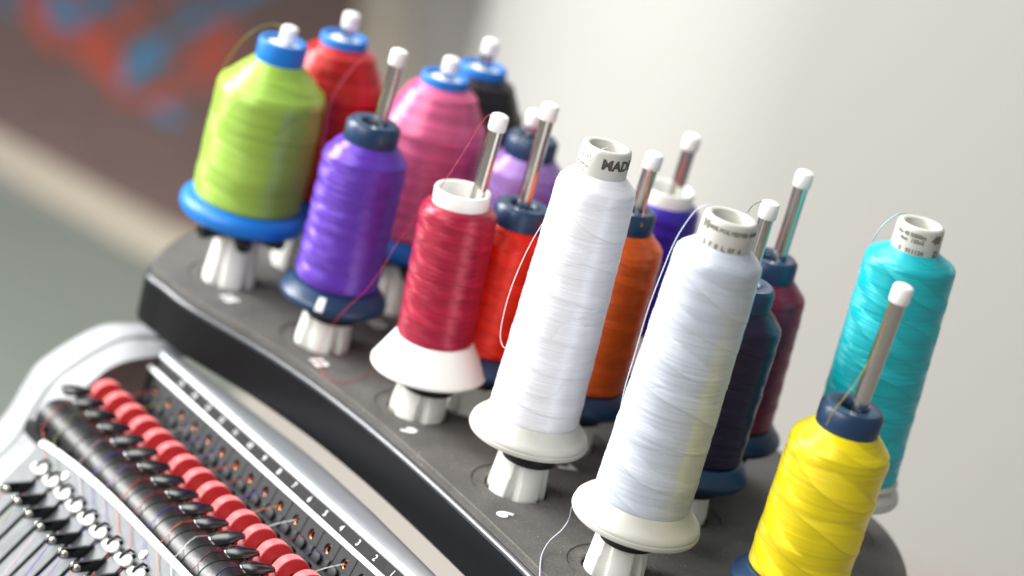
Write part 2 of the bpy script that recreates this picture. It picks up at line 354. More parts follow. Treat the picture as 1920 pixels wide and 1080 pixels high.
# grey sheet lying in the tray, shallow round dishes and a socket cut for each holder
HOLD = dict(green=(-.2000, .1845), red=(-.1675, .2370), black=(-.0818, .2518), pink=(-.1008, .2108), purple=(-.1308, .1265), lilac=(-.0402, .1907),
            crimson=(-.0641, .0660), orange_red=(-.0370, .0915), violet=(.0460, .1670), orange=(.0212, .0770), white=(0, 0), silver=(.0585, -.0655),
            navy=(.0899, .0216), maroon=(.1080, .0805), turquoise=(.1780, .0515), yellow=(.1437, -.0985))
bm = bmesh.new(); sh = inset(OUT, .0)
rows = [(.0030, -.0049), (.0032, -.0006), (.0039, 0)]
rings = [[bm.verts.new((p.x, p.y, z)) for p in inset(OUT, d)] for d, z in rows]
for a, b in zip(rings, rings[1:]):
    for i in range(n): bm.faces.new((a[i], a[(i+1) % n], b[(i+1) % n], b[i]))
bm.faces.new(rings[0][::-1]); bm.faces.new(rings[-1])
sheet = from_bm('top_sheet', bm, rack, M['sheet'], None)
def cyl_bm(bm, x, y, r, z0, z1, seg):
    a = [bm.verts.new((x+r*cos(2*pi*i/seg), y+r*sin(2*pi*i/seg), z0)) for i in range(seg)]
    b = [bm.verts.new((x+r*cos(2*pi*i/seg), y+r*sin(2*pi*i/seg), z1)) for i in range(seg)]
    bm.faces.new(a[::-1]); bm.faces.new(b)
    for i in range(seg): bm.faces.new((a[i], a[(i+1) % seg], b[(i+1) % seg], b[i]))
def cut(obj, items):
    bm = bmesh.new()
    for it in items: cyl_bm(bm, *it)
    bmesh.ops.recalc_face_normals(bm, faces=bm.faces)
    me = bpy.data.meshes.new('cutter'); bm.to_mesh(me); bm.free(); c = bpy.data.objects.new('cutter', me); COL.objects.link(c)
    md = obj.modifiers.new('b', 'BOOLEAN'); md.object = c; md.use_self = False; md.operation = 'DIFFERENCE'; md.solver = 'EXACT'
    dg = bpy.context.evaluated_depsgraph_get(); dg.update()
    new = bpy.data.meshes.new_from_object(obj.evaluated_get(dg)); obj.modifiers.clear(); old = obj.data; obj.data = new
    bpy.data.objects.remove(c); bpy.data.meshes.remove(old)
cut(sheet, [(x, y, .0255, -.0006, .01, 56) for k, (x, y) in HOLD.items() if k in ('green', 'purple', 'crimson', 'white', 'silver', 'orange', 'navy', 'yellow', 'turquoise')])
cut(sheet, [(x, y, .0178, -.0040, .01, 40) for k, (x, y) in HOLD.items() if k not in ('red',)])
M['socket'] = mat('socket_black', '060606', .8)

# numbers printed on the sheet, read from the front of the machine
def number_mark(txt, x, y, size):
    me = text_data(txt, size, .0001, .0006)
    o = link('number_mark', me, rack, M['paint']); o.location = (x, y, .0003)
    o.rotation_euler = (0, 0, radians(-50)); return o
for t, x, y in (('15', -.1935, .1517), ('12', -.1273, .0934), ('9', -.0655, .0335), ('6', -.0032, -.0380), ('3', .056, -.105), ('13', -.1042, .1726), ('10', -.0380, .1129+.02), ('7', .025, .040), ('4', .093, -.020)):
    number_mark(t, x, y, .0118 if len(t) > 1 else .0130)

# holders
def shell_bm(bm, arcs, z0, z1, r0, r1, th, bell=0):
    for a0, a1 in arcs:
        ns = max(2, int((a1-a0)/7)); grid = []
        for j in range(5):
            t = j/4; z = z0+(z1-z0)*t; ro = r0+(r1-r0)*t; sh = bell*(1-t)
            row = []
            for i in range(ns+1):
                a = radians(a0+sh+(a1-a0-2*sh)*i/ns)
                row.append((bm.verts.new((ro*cos(a), ro*sin(a), z)), bm.verts.new(((ro-th)*cos(a), (ro-th)*sin(a), z))))
            grid.append(row)
        for j in range(4):
            for i in range(ns):
                p, q, r, s = grid[j][i], grid[j][i+1], grid[j+1][i+1], grid[j+1][i]
                bm.faces.new((p[0], q[0], r[0], s[0])); bm.faces.new((p[1], s[1], r[1], q[1]))
            for i in (0, ns):
                p, s = grid[j][i], grid[j+1][i]; bm.faces.new((p[0], s[0], s[1], p[1]))
        for j in (0, 4):
            for i in range(ns):
                p, q = grid[j][i], grid[j][i+1]; bm.faces.new((p[0], p[1], q[1], q[0]))
bm = bmesh.new(); NHS = 144; rings = []
for z, ro, gw, gd in ((-.0039, .0162, 14, .0056), (.002, .0159, 13, .0050), (.010, .0151, 11, .0038), (.018, .0143, 10, .0028), (.025, .0137, 8, .0020), (.0292, .0133, 7, .0018), (.0300, .0124, 6, .001)):
    rg = []
    for i in range(NHS):
        a = 360*i/NHS; g = 0
        for c in (36, 108, 180, 252, 324): g = max(g, 1-abs((a-c+180) % 360-180)/gw)
        g = max(0, g)**.55; rr = ro-gd*g
        rg.append(bm.verts.new((rr*cos(radians(a)), rr*sin(radians(a)), z)))
    rings.append(rg)
for a, b in zip(rings, rings[1:]):
    for i in range(NHS): bm.faces.new((a[i], a[(i+1) % NHS], b[(i+1) % NHS], b[i]))
bm.faces.new(rings[-1])
h0 = from_bm('spool_holder', bm, None, M['holder'], 40); HME = h0.data; bpy.data.objects.remove(h0)
bm = bmesh.new(); cyl_bm(bm, 0, 0, .0150, 0, .0068, 40); bmesh.ops.bevel(bm, geom=[e for e in bm.edges if abs(e.verts[0].co.z-e.verts[1].co.z) < 1e-6], offset=.0015, segments=3, affect='EDGES')
h0 = from_bm('washer', bm, None, M['rubber'], 40); WME = h0.data; bpy.data.objects.remove(h0)
cp_prof = [(0, 0), (4.6, 0), (5.0, .5), (5.0, 7.6), (4.6, 8.6), (3.4, 9.2), (0, 9.3)]
h0 = lathe('pin_cap', cp_prof, None, M['cap'], 28, 40); CME = h0.data; bpy.data.objects.remove(h0)
PINTOP = dict(green=(-.1965, .1850, .1600), red=(-.1677, .2373, .1635), black=(-.0814, .2524, .1660), pink=(-.1003, .2107, .1600), purple=(-.1261, .1267, .1800), lilac=(-.0431, .1899, .1475),
              crimson=(-.0604, .0644, .1770), orange_red=(-.0354, .0909, .1825), violet=(.0492, .1665, .1650), orange=(.0266, .0766, .1750), white=(-.001, .001, .150), silver=(.061, -.0655, .150),
              navy=(.0897, .0216, .1820), maroon=(.1088, .0807, .1860), turquoise=(.176, .052, .145), yellow=(.1501, -.0976, .1955))
ROT = dict(green=70, purple=200, crimson=246, white=228, silver=205, orange=60, navy=20)
FLZ = {k: .031 for k in HOLD}; FLZ.update(green=.045, red=.045, black=.045, pink=.045, crimson=.029, violet=.029, white=.033, silver=.032, turquoise=.029)
for k, (x, y) in HOLD.items():
    h = link('spool_holder', HME, rack); h.location = (x, y, 0); h.rotation_euler = (0, 0, radians(ROT.get(k, random.uniform(0, 120))))
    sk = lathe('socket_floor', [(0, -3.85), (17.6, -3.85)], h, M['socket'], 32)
    wsh = link('washer', WME, h); wsh.location = (0, 0, FLZ[k]-.0128)
    hr = h.rotation_euler.z
    off = Vector((.0022, -.0030, 0)); off.rotate(Matrix.Rotation(-hr, 3, 'Z')); wsh.location += off
    b = Matrix.Rotation(-hr, 3, 'Z') @ Vector((0, 0, .018)); t = Matrix.Rotation(-hr, 3, 'Z') @ (Vector(PINTOP[k])-Vector((x, y, 0)))
    d = (t-b).normalized(); tube('pin', [b, t-d*.002], .0041, h, M['steel'], 24)
    c = link('pin_cap', CME, h); c.location = t-d*.0045; c.rotation_euler = d.to_track_quat('Z', 'Y').to_euler()
    if k in ('green', 'red', 'black', 'pink'):      # dark cross arms that carry the wide cones
        bm = bmesh.new()
        for a in (0, 1.05, 2.1):
            e = Vector((cos(a-.25-hr), sin(a-.25-hr), 0))
            tube_bm(bm, [e*-.030+Vector((0, 0, .0335)), e*-.0285+Vector((0, 0, .0335)), e*.0285+Vector((0, 0, .0335)), e*.030+Vector((0, 0, .0335))], [.0035, .0052, .0052, .0035], 14)
        from_bm('cone_adaptor', bm, h, M['blackgloss'], 50)

# ------------------------------------------------------------------ spools
def body_profile(pts, step=.8):
    out = []
    for (r0, z0), (r1, z1) in zip(pts, pts[1:]):
        L = math.hypot(r1-r0, z1-z0); n = max(1, int(L/step))
        for i in range(n): out.append((r0+(r1-r0)*i/n, z0+(z1-z0)*i/n))
    out.append(pts[-1]); return out
def winding(parent, m, pts, p1, p2, amp, lump=0, lp=9, seg=128, seed=0, n1=3, n2=1):
    rnd = random.Random(seed); pr = body_profile(pts); n = len(pr); vs = []; fs = []; uvs = []
    zmin, zmax = pr[0][1], pr[-1][1]; ph = rnd.random()
    off = [rnd.gauss(0, .05) for _ in pr]
    def sm(f, t): x = min(1, max(0, (f-t+.04)/.08)); return x*x*(3-2*x)
    for i in range(seg):
        u = i/seg; a = 2*pi*u
        for j, (r, z) in enumerate(pr):
            e = min(1, (z-zmin)/4, (zmax-z)/4)
            wb = .10*sin(z*.21+1.3)+.07*sin(4*pi*u+z*.05); f1 = (z/p1+wb+n1*u) % 1; f2 = (z/p2+wb-n2*u-.37) % 1
            d = .9*amp*(sm(f1, .55)*sm(1-f1, .03)-.5+.7*(sm(f2, .7)*sm(1-f2, .03)))
            if lump: d += lump*abs(sin(pi*(z/lp+ph+.2*sin(z*.13)+.12*sin(a+ph*9))))*(.35+.65*max(0, cos(a-radians(100)))) + lump*.2*sin(a*2+z*.3)
            rr = r+(d+off[j])*max(0, e)
            vs.append((rr*MM*cos(a), rr*MM*sin(a), z*MM))
    for i in range(seg):
        k = (i+1) % seg
        for j in range(n-1):
            fs.append((i*n+j, k*n+j, k*n+j+1, i*n+j+1))
            uvs += [(i/seg, pr[j][1]), ((i+1)/seg, pr[j][1]), ((i+1)/seg, pr[j+1][1]), (i/seg, pr[j+1][1])]
    me = bpy.data.meshes.new('thread_winding'); me.from_pydata(vs, [], fs)
    ul = me.uv_layers.new(name='UVMap'); ul.data.foreach_set('uv', [c for q in uvs for c in q])
    return link('thread_winding', me, parent, m, 50)

def spool_root(name, label, A, B, spin=pi/2):
    A, B = Vector(A), Vector(B); o = empty(name, label, 'thread spool', A, 'thread spools standing on the rack')
    q = Vector((0, 0, 1)).rotation_difference((B-A).normalized()); o.rotation_euler = (q.to_matrix().to_4x4() @ Matrix.Rotation(spin, 4, 'Z')).to_euler()
    return o, (B-A).length*1000
def mini(key, label, A, B, col, p1=13, p2=23, amp=.22, lump=0, lp=9, rb=25.2, **kw):
    o, L = spool_root(key, label, A, B)
    lathe('flange', [(8, -4), (27, -4.2), (30.5, -3.6), (31.8, -2), (32, 0), (31.4, 1.8), (30.2, 2.8), (26.5, 7.5), (24, 8.2), (12, 8.2)], o, M['navy'], 72, 40)
    lathe('collar', [(13, L-14), (15.6, L-13.5), (15.9, L-12), (15.9, L-2.2), (14.6, L-.6), (14, L), (8.6, L), (7.6, L-.8), (7.0, L-3), (7.0, L-30)], o, M['navy'], 64, 40)
    tm = thread_mat(key+'_thread', col, p1, p2, **kw)
    zs = L-21
    winding(o, tm, [(14, 8.4), (rb-1.2, 8.4), (rb-.1, 9.6), (rb, 12), (rb, zs-5), (rb-.6, zs), (rb-2, zs+1.8), (16.4, L-12.2), (14.5, L-11.8)], p1, p2, amp, lump, lp, seed=len(key), n1=kw.get('n1', 3), n2=kw.get('n2', 1))
    return o, L
def cone(key, label, A, B, col, r0, r1, rc, p1=15, p2=26, amp=.2, fl=33, **kw):
    o, L = spool_root(key, label, A, B)
    lathe('flange', [(8, -2.6), (fl-2, -2.8), (fl-.5, -2.3), (fl, -1.2), (fl-.15, .2), (fl-.6, .5), (fl-.45, .9), (fl-.8, 2.4), (fl-2.6, 4.4), (fl-5, 6.0), (r0+1.5, 9.0), (r0+.2, 11), (r0-2, 11.6), (10, 11.6)], o, M['core'], 96, 40)
    lathe('collar', [(rc-.3, L-24), (rc+.4, L-20), (rc, L-2.4), (rc-.4, L-.9), (rc-1.5, L-.1), (rc-2.6, L), (rc-3.8, L-.6), (rc-4.4, L-2), (rc-4.6, L-8), (rc-4.6, L-70)], o, M['core'], 72, 40)
    tm = thread_mat(key+'_thread', col, p1, p2, **kw)
    zs = L-22
    winding(o, tm, [(r0-2, 11), (r0-.3, 11.3), (r0, 13), (r1, zs-3), (r1-.5, zs), (r1-1.8, zs+1.7), (rc+.5, L-15), (rc-.5, L-14.6)], p1, p2, amp, seed=len(key), n1=kw.get('n1', 3), n2=kw.get('n2', 1))
    return o, L
def king(key, label, A, B, col, p1=9, p2=16, amp=.3, ch=5, **kw):
    o, L = spool_root(key, label, A, B)
    lathe('flange', [(8, -4), (35, -4.2), (38, -3.4), (39.4, -1), (39.6, 2), (38.8, 4.6), (36.8, 6.6), (34, 8), (12, 8.4)], o, M['blue'], 80, 40)
    lathe('collar', [(12, L-ch-3), (14.6, L-ch-2), (14.9, L-1.6), (14.2, L-.3), (13, L), (11.6, L-.6), (11.2, L-2.4), (11.2, L-20)], o, M['blue'], 56, 40)
    lathe('foam_plug', [(0, L-2.6), (8, L-2.4), (10.9, L-3.2), (11.0, L-7)], o, M['white'], 40, 40)
    tm = thread_mat(key+'_thread', col, p1, p2, **kw)
    rb = 33.3
    winding(o, tm, [(14, 8.5), (rb-.6, 8.6), (rb, 10), (rb+.2, 40), (rb-.4, L-33), (rb-1.4, L-30), *([(27.4, L-22.7), (21.5, L-10.4)] if ch < 9 else []), (15.2, L-ch-1), (13.6, L-ch-.6)], p1, p2, amp, seed=len(key), n1=kw.get('n1', 3), n2=kw.get('n2', 1))
    return o, L
def openspool(key, label, A, B, col, wide, p1=10, p2=17, amp=.28, **kw):
    o, L = spool_root(key, label, A, B)
    lathe('flange', [(10, -2.4), (32.2, -2.6), (33.2, -1.6), (33.2, -.2), (32.4, .9), (22.2, 17.2), (20.5, 17.8), (12, 17.8)], o, M['white'], 88, 30)
    lathe('collar', [(15.2, L-12), (15.7, L-10), (15.8, L-1), (15.4, L-.1), (14.3, L), (13.7, L-.6), (13.5, L-6), (13.2, L-60)], o, M['white'], 64, 40)
    tm = thread_mat(key+'_thread', col, p1, p2, **kw)
    rb = wide
    winding(o, tm, [(13, 17.4), (rb-.8, 17.6), (rb, 19), (rb, L-15), (rb-.5, L-12.5), (rb-1.6, L-10.6), (rb-3, L-9.3), (15, L-8.4), (13.8, L-8)], p1, p2, amp, seed=len(key), n1=kw.get('n1', 3), n2=kw.get('n2', 1))
    return o, L

V = Vector
SP = {}
SP['green'] = king('green_thread_spool', 'wide lime green thread cone on a blue base at the left end', (-.2000, .1845, .045), (-.1984, .1838, .156), '9dc44a', ch=12, p1=30, p2=40, n1=1, tilt=.03, streak=.24, edge_=.3, bc=.04)
SP['red'] = king('red_thread_spool', 'wide red thread cone behind the lime green one, with a blue top ring', (-.1669, .2373, .045), (-.1690, .2365, .1535), 'bc120d', n1=1, spec=.6, sheen=0, varieg=.35, streak=.3)
SP['black'] = king('black_thread_spool', 'black thread cone with a blue top ring behind the pink one', (-.0818, .2518, .045), (-.0822, .2515, .154), '262326', n1=1, spec=.5, sheen=0, varieg=.3, streak=.4)
SP['pink'] = king('pink_thread_spool', 'wide pink thread cone with blue rings behind the purple and crimson spools', (-.1005, .2113, .045), (-.1017, .2104, .1535), 'dc6290', n1=1, varieg=.25, streak=.3)
SP['purple'] = mini('purple_thread_spool', 'bumpy purple thread spool with navy ends, second in the front row from the left', (-.1308, .1265, .031), (-.1305, .1258, .140), '6236b8', p1=11, p2=19, n1=1, amp=.2, lump=.8, lp=9.6, rb=24.4, bc=.0, streak=.2)
SP['lilac'] = mini('lilac_thread_spool', 'lilac thread spool with a navy top, half hidden behind the orange red one', (-.0399, .1908, .031), (-.0412, .1905, .1365), 'a37cc8', streak=.2)
SP['crimson'] = openspool('crimson_thread_spool', 'crimson thread spool on a white conical base with an open white top ring', (-.0641, .0649, .029), (-.0700, .0641, .135), 'b01e40', 21.6, varieg=.6, streak=.4, spec=.5)
SP['orange_red'] = mini('orange_red_thread_spool', 'bright orange red thread spool between the crimson spool and the tall white one', (-.0372, .0915, .031), (-.0358, .0918, .1265), 'e22006', streak=.2, spec=.5, sheen=0)
SP['violet'] = openspool('violet_thread_spool', 'deep blue violet thread spool with a white top ring behind the orange spool', (.0467, .1673, .029), (.0440, .1670, .1345), '361aa6', 21.8, streak=.25)
SP['orange'] = mini('orange_thread_spool', 'orange thread spool with navy ends between the tall white and tall silver spools', (.0212, .0772, .031), (.0209, .0766, .146), 'f2600c', streak=.3)
SP['white'] = cone('white_thread_spool', 'tall pure white thread spool with bold lettering on its collar, mid front row', (-.0013, .0016, .033), (-.0014, .0018, .1995), 'eeeef4', 24.7, 21.2, 13.3, p1=21, p2=33, n1=1, n2=2, streak=.1, edge_=.16, tilt=.02, sheen=.02, metal=.08, bc=.025)
SP['silver'] = cone('silver_thread_spool', 'tall silvery white thread spool leaning right, on a broad white foot at the front edge', (.0618, -.0653, .032), (.0648, -.0652, .201), 'c6ceda', 25.4, 22.4, 13.6, p1=20, p2=31, n1=2, n2=1, fl=34.2, streak=.2, edge_=.25, tilt=.045, metal=.1, rough=.36, bc=.05)
SP['navy'] = mini('navy_thread_spool', 'very dark navy thread spool partly hidden behind the silvery white one', (.0899, .0216, .031), (.0902, .0217, .140), '241d40', streak=.3, spec=.5, sheen=0)
SP['maroon'] = mini('maroon_thread_spool', 'maroon thread spool with navy ends, behind the dark navy one', (.1082, .0804, .031), (.1040, .0807, .1385), '841c3e', streak=.25, spec=.6, sheen=0)
SP['turquoise'] = cone('turquoise_thread_spool', 'tall turquoise thread spool with a printed white top, standing behind the yellow one', (.1785, .0515, .029), (.1733, .0520, .188), '10b9c4', 26.2, 25.0, 13.0, p1=18, p2=24, n1=3, n2=1, fl=30.5, streak=.26, tilt=.07)
SP['yellow'] = mini('yellow_thread_spool', 'bright yellow thread spool with navy ends at the near right end of the rack', (.1440, -.0968, .031), (.1455, -.0970, .134), 'f0da06', p1=21, p2=24, n1=3, n2=0, amp=.34, rb=25.4, streak=.22, tilt=.09, bc=.1)

# small pale sticker on the purple spool's flange
o, L = SP['purple']
bm = bmesh.new(); g = []
for i in range(5):
    a = radians(169+i*2.2)
    g.append([bm.verts.new((r*MM*cos(a), r*MM*sin(a), z*MM)) for r, z in ((32.2, -.6), (31.7, 1.95), (30.5, 3.0), (27.6, 6.6))])
for a, b in zip(g, g[1:]):
    for i in range(3): bm.faces.new((a[i], a[i+1], b[i+1], b[i]))
from_bm('sticker', bm, o, M['paint'], 60)

# printed collars
def wrap_text(key, txt, theta, z, size, r, m, bold=0):
    o, L = SP[key]; me = text_data(txt, size, .00006, bold); split_long(me, .0012)
    for v in me.vertices:
        a = radians(theta-90)+v.co.x/(r*MM); rr = r*MM+.00008+v.co.z
        v.co = Vector((rr*cos(a), rr*sin(a), L*MM-z*MM+v.co.y))
    return link('printed_text', me, o, m)
# theta: angle about the spool axis, 270 faces the camera
R_ = 13.35
wrap_text('white', 'MADEIRA', 334, 6.9, .0074, R_, M['ink'], .00035)
wrap_text('white', '9032', 222, 6.0, .0042, R_, M['inkfaint'])
wrap_text('white', '40 5000m', 214, 10.2, .0026, R_+.15, M['inkfaint'])
wrap_text('white', 'polyester', 212, 13.0, .0022, R_+.2, M['inkfaint'])
wrap_text('silver', '100% POLYESTER 5000m', 285, 4.6, .0030, 13.75, M['inkgrey'], .0001)
wrap_text('silver', '2  7  8  L. 07  4', 262, 13.2, .0034, 13.95, M['inkgrey'], .0001)
wrap_text('silver', 'M', 212, 4.6, .0062, 13.75, M['inkgrey'], .0003)
wrap_text('turquoise', '5000m', 262, 4.3, .0032, 13.1, M['inkgrey'], .0001)
wrap_text('turquoise', '135x2', 263, 7.3, .0030, 13.15, M['inkgrey'], .0001)
wrap_text('turquoise', 'No 40', 222, 4.3, .0030, 13.1, M['inkgrey'], .0001)
wrap_text('turquoise', 'dtex', 228, 7.3, .0026, 13.15, M['inkgrey'], .0001)
wrap_text('turquoise', '40', 312, 5.2, .0062, 13.15, M['inkgrey'], .0003)
wrap_text('turquoise', '2   911124', 252, 13.2, .0034, 13.35, M['inkgrey'], .0001)
wrap_text('turquoise', 'D', 318, 13.2, .0050, 13.35, M['inkgrey'], .0002)

# loose thread ends: points given in world metres, children of the spool they come from
def tail(key, pts, r, col, rough=.45):
    o, L = SP[key]; bpy.context.view_layer.update(); inv = o.matrix_world.inverted()
    m = bpy.data.materials.get('tail_'+col) or mat('tail_'+col, col, .4, spec=.6, var=.1, vscale=900)
    m.name = 'tail_'+col
    return tube('thread_tail', [inv @ p for p in bezier_pts(pts, 10)], r, o, m, 8)
tail('white', [V((-0.0013, -0.0071, 0.2008)), V((-0.0042, -0.0116, 0.2002)), V((-0.0089, -0.0140, 0.1940)), V((-0.0136, -0.0131, 0.1847)), V((-0.0200, -0.0177, 0.1669)), V((-0.0261, -0.0132, 0.1447)), V((-0.0298, -0.0089, 0.1217)), V((-0.0309, -0.0076, 0.1024)), V((-0.0299, -0.0033, 0.0853)), V((-0.0271, 0.0011, 0.0771)), V((-0.0246, 0.0054, 0.0745))], 0.00022, 'f4f2f6')
tail('silver', [V((0.0544, -0.0600, 0.2023)), V((0.0500, -0.0606, 0.2007)), V((0.0462, -0.0586, 0.1944)), V((0.0423, -0.0539, 0.1786)), V((0.0402, -0.0549, 0.1615)), V((0.0384, -0.0577, 0.1399)), V((0.0384, -0.0566, 0.1141)), V((0.0382, -0.0579, 0.0964)), V((0.0394, -0.0528, 0.0815))], 0.00024, 'cfd6e4')
tail('silver', [V((0.0415, -0.0551, 0.0412)), V((0.0358, -0.0598, 0.0399)), V((0.0302, -0.0667, 0.0358)), V((0.0285, -0.0718, 0.0306)), V((0.0293, -0.0575, 0.0160)), V((0.0270, -0.0596, 0.0100)), V((0.0225, -0.0630, 0.0040)), V((0.0201, -0.0761, 0.0010)), V((0.0213, -0.1009, 0.0010))], 0.00026, 'cfd6e4')
tail('crimson', [V((-0.0621, 0.0642, 0.1803)), V((-0.0667, 0.0640, 0.1797)), V((-0.0699, 0.0566, 0.1742)), V((-0.0731, 0.0476, 0.1645)), V((-0.0807, 0.0396, 0.1431)), V((-0.0885, 0.0432, 0.1241)), V((-0.0976, 0.0549, 0.0983)), V((-0.1028, 0.0585, 0.0793)), V((-0.1089, 0.0630, 0.0628)), V((-0.1174, 0.0726, 0.0458)), V((-0.1262, 0.1002, 0.0200)), V((-0.1286, 0.0933, 0.0100)), V((-0.1277, 0.0900, 0.0030)), V((-0.1221, 0.0780, 0.0010)), V((-0.1127, 0.0711, 0.0008)), V((-0.1031, 0.0826, 0.0008)), V((-0.0972, 0.0974, 0.0012)), V((-0.0942, 0.1089, 0.0060))], 0.00016, 'c41238')
tail('green', [V((-0.1955, 0.1806, 0.1633)), V((-0.2046, 0.1859, 0.1631)), V((-0.2121, 0.1851, 0.1609)), V((-0.2198, 0.1823, 0.1535)), V((-0.2275, 0.1874, 0.1386)), V((-0.2322, 0.1926, 0.1240))], 0.0003, '7c7a30')
tail('red', [V((-0.1484, 0.2151, 0.1555)), V((-0.1542, 0.2019, 0.1489)), V((-0.1591, 0.1883, 0.1410)), V((-0.1624, 0.1735, 0.1300)), V((-0.1612, 0.1667, 0.1119)), V((-0.1585, 0.1590, 0.0911)), V((-0.1558, 0.1512, 0.0704))], 0.00022, 'b0506a')
tail('turquoise', [V((0.1600, 0.0282, 0.1981)), V((0.1551, 0.0255, 0.1967)), V((0.1503, 0.0234, 0.1911)), V((0.1478, 0.0233, 0.1850)), V((0.1472, 0.0263, 0.1788))], 0.0003, '9fd3d8')
tail('navy', [V((0.0884, 0.0160, 0.1884)), V((0.0841, 0.0156, 0.1873)), V((0.0803, 0.0145, 0.1844)), V((0.0788, 0.0159, 0.1796))], 0.0002, '3c3850')
tail('yellow', [V((0.1435, -0.1160, 0.1980)), V((0.1434, -0.1159, 0.1840)), V((0.1434, -0.1177, 0.1707)), V((0.1413, -0.1188, 0.1621)), V((0.1389, -0.1191, 0.1525)), V((0.1353, -0.1204, 0.1434)), V((0.1327, -0.1209, 0.1363)), V((0.1325, -0.1175, 0.1284))], 0.00022, 'a8981c')
tail('orange', [V((0.0268, 0.0697, 0.1722)), V((0.0272, 0.0688, 0.1640)), V((0.0285, 0.0694, 0.1515)), V((0.0297, 0.0625, 0.1414))], 0.0004, 'c06a3c')


# ------------------------------------------------------------------ embroidery head in front of the rack
A1 = Vector((-.05198, -.07822, -.02931)); HU = Vector((-.60111, .79486, -.08281)); HV = Vector((-.79760, -.60319, 0)); HW = Vector((-.04995, .06605, .99657)); PT = .018468
def H(k, v, w): return A1 + HU*(PT*(k-1)) + HV*(v*MM) + HW*(w*MM)
head = empty('embroidery_machine', 'white and black embroidery machine head with a row of red knobs and numbered needle positions', 'embroidery machine')
def sweep(name, prof, k0, k1, m, smooth=35, closed=True, bulge=None, steps=1, parent=None, cap=True):
    bm = bmesh.new(); rings = []
    for i in range(steps+1):
        k = k0+(k1-k0)*i/steps; q = bulge(k) if bulge else 0
        rings.append([bm.verts.new(H(k, v+(q if len(e) and e[0] else 0), w)) for v, w, *e in prof])
    n = len(prof)
    for a, b in zip(rings, rings[1:]):
        for i in range(n if closed else n-1): bm.faces.new((a[i], a[(i+1) % n], b[(i+1) % n], b[i]))
    if closed and cap: bm.faces.new(rings[0][::-1]); bm.faces.new(rings[-1])
    return from_bm(name, bm, parent or head, m, smooth)
def arcp(cv, cw, r, a0, a1, n): return [(cv+r*cos(radians(a0+(a1-a0)*i/n)), cw+r*sin(radians(a0+(a1-a0)*i/n))) for i in range(n+1)]
def smooth2(P, n=6): return [(p.x, p.y) for p in bezier_pts([(a, b, 0) for a, b in P], n)]
KE = -1.2     # near end, past the frame
def bul(k):
    x = [(17, 8), (15.2, 4), (13, 0), (10.6, -3), (9, -5), (7.2, -5.4), (4.4, -4), (.4, 1), (-2, 4)]
    for (a, b), (c, d) in zip(x, x[1:]):
        if c <= k <= a: return b+(d-b)*(a-k)/(a-c)
    return x[0][1] if k > 17 else x[-1][1]
# silver rail along the back, its outer side bows outwards
rail = [(-2.4, 2.0), (-3.2, 3.4), (-4.6, 4.9), (-6.6, 5.9), (-9.2, 6.4)] + [(v, w, 1) for v, w in [(-13, 6.6), (-16, 6.0), (-18.6, 4.4), (-20.2, 1.8), (-20.8, -2), (-20.8, -22)]] + [(-4, -22), (-2.4, -2)]
sweep('top_rail', rail, KE, 17.2, M['silver'], 50, bulge=bul, steps=30)
strip = sweep('number_strip', [(2.3, -3.4), (-2.4, 2.0), (-3.4, .6), (.6, -4.8)], .62, 16.9, M['stripblack'], 20)
sweep('white_ledge', [(4.5, -4.9), (4.3, -4.0), (2.9, -2.7), (2.1, -3.0), (1.6, -5.6)], .3, 17, M['lip'], 30)
sd = (H(1, 2.3, -3.4)-H(1, -2.4, 2.0)); sn = HU.cross(sd).normalized()
if sn.dot(HW) < 0: sn = -sn
def basis(o, X, Y, Z): return Matrix(((X.x, Y.x, Z.x, o.x), (X.y, Y.y, Z.y, o.y), (X.z, Y.z, Z.z, o.z), (0, 0, 0, 1)))
for k in range(1, 16):
    me = text_data(str(k), .0052, .00005, 0); o = link('number_mark', me, strip, M['paint'])
    Y = -sd.normalized(); o.matrix_world = basis(H(k-.03, -.05, -.35)+sn*.0001, -HU, Y, sn)

# black guide blocks with a copper eyelet each
bd = (H(1, 9.4, -21.0)-H(1, 3.2, -4.9)); bL = bd.length; bd = bd.normalized(); bn = HU.cross(bd).normalized()
if bn.dot(HV) < 0: bn = -bn
bm = bmesh.new()
hw = PT/2-.0004; ro = .0029; y_e = (H(1, 6.0, -12.2)-H(1, 3.2, -4.9)).length
Z3 = lambda x, y, d: Vector((x, y, d))
nh = 24
outl = []
for i in range(nh):
    a = 2*pi*i/nh; c, s = cos(a), sin(a)
    t = min(hw/abs(c) if abs(c) > 1e-6 else 9, ((y_e) if s < 0 else (bL-y_e))/abs(s) if abs(s) > 1e-6 else 9)
    outl.append((c*t, y_e+s*t))
crn = [(-hw, 0), (hw, 0), (hw, bL), (-hw, bL)]
for q in crn:      # put the four corners into the outline
    a = math.atan2(q[1]-y_e, q[0]); i = min(range(nh), key=lambda j: abs((2*pi*j/nh-a+pi) % (2*pi)-pi)); outl[i] = q
vo = [bm.verts.new((x, y, 0)) for x, y in outl]; vi = [bm.verts.new((ro*cos(2*pi*i/nh)*1.0, y_e+ro*sin(2*pi*i/nh), 0)) for i in range(nh)]
vb = [bm.verts.new((x, y, -.004)) for x, y in outl]; vd = [bm.verts.new((ro*.9*cos(2*pi*i/nh), y_e+ro*.9*sin(2*pi*i/nh), -.004)) for i in range(nh)]
for i in range(nh):
    j = (i+1) % nh
    bm.faces.new((vo[i], vo[j], vi[j], vi[i])); bm.faces.new((vi[i], vi[j], vd[j], vd[i])); bm.faces.new((vo[j], vo[i], vb[i], vb[j])); bm.faces.new((vb[i], vb[j], vd[j], vd[i]))
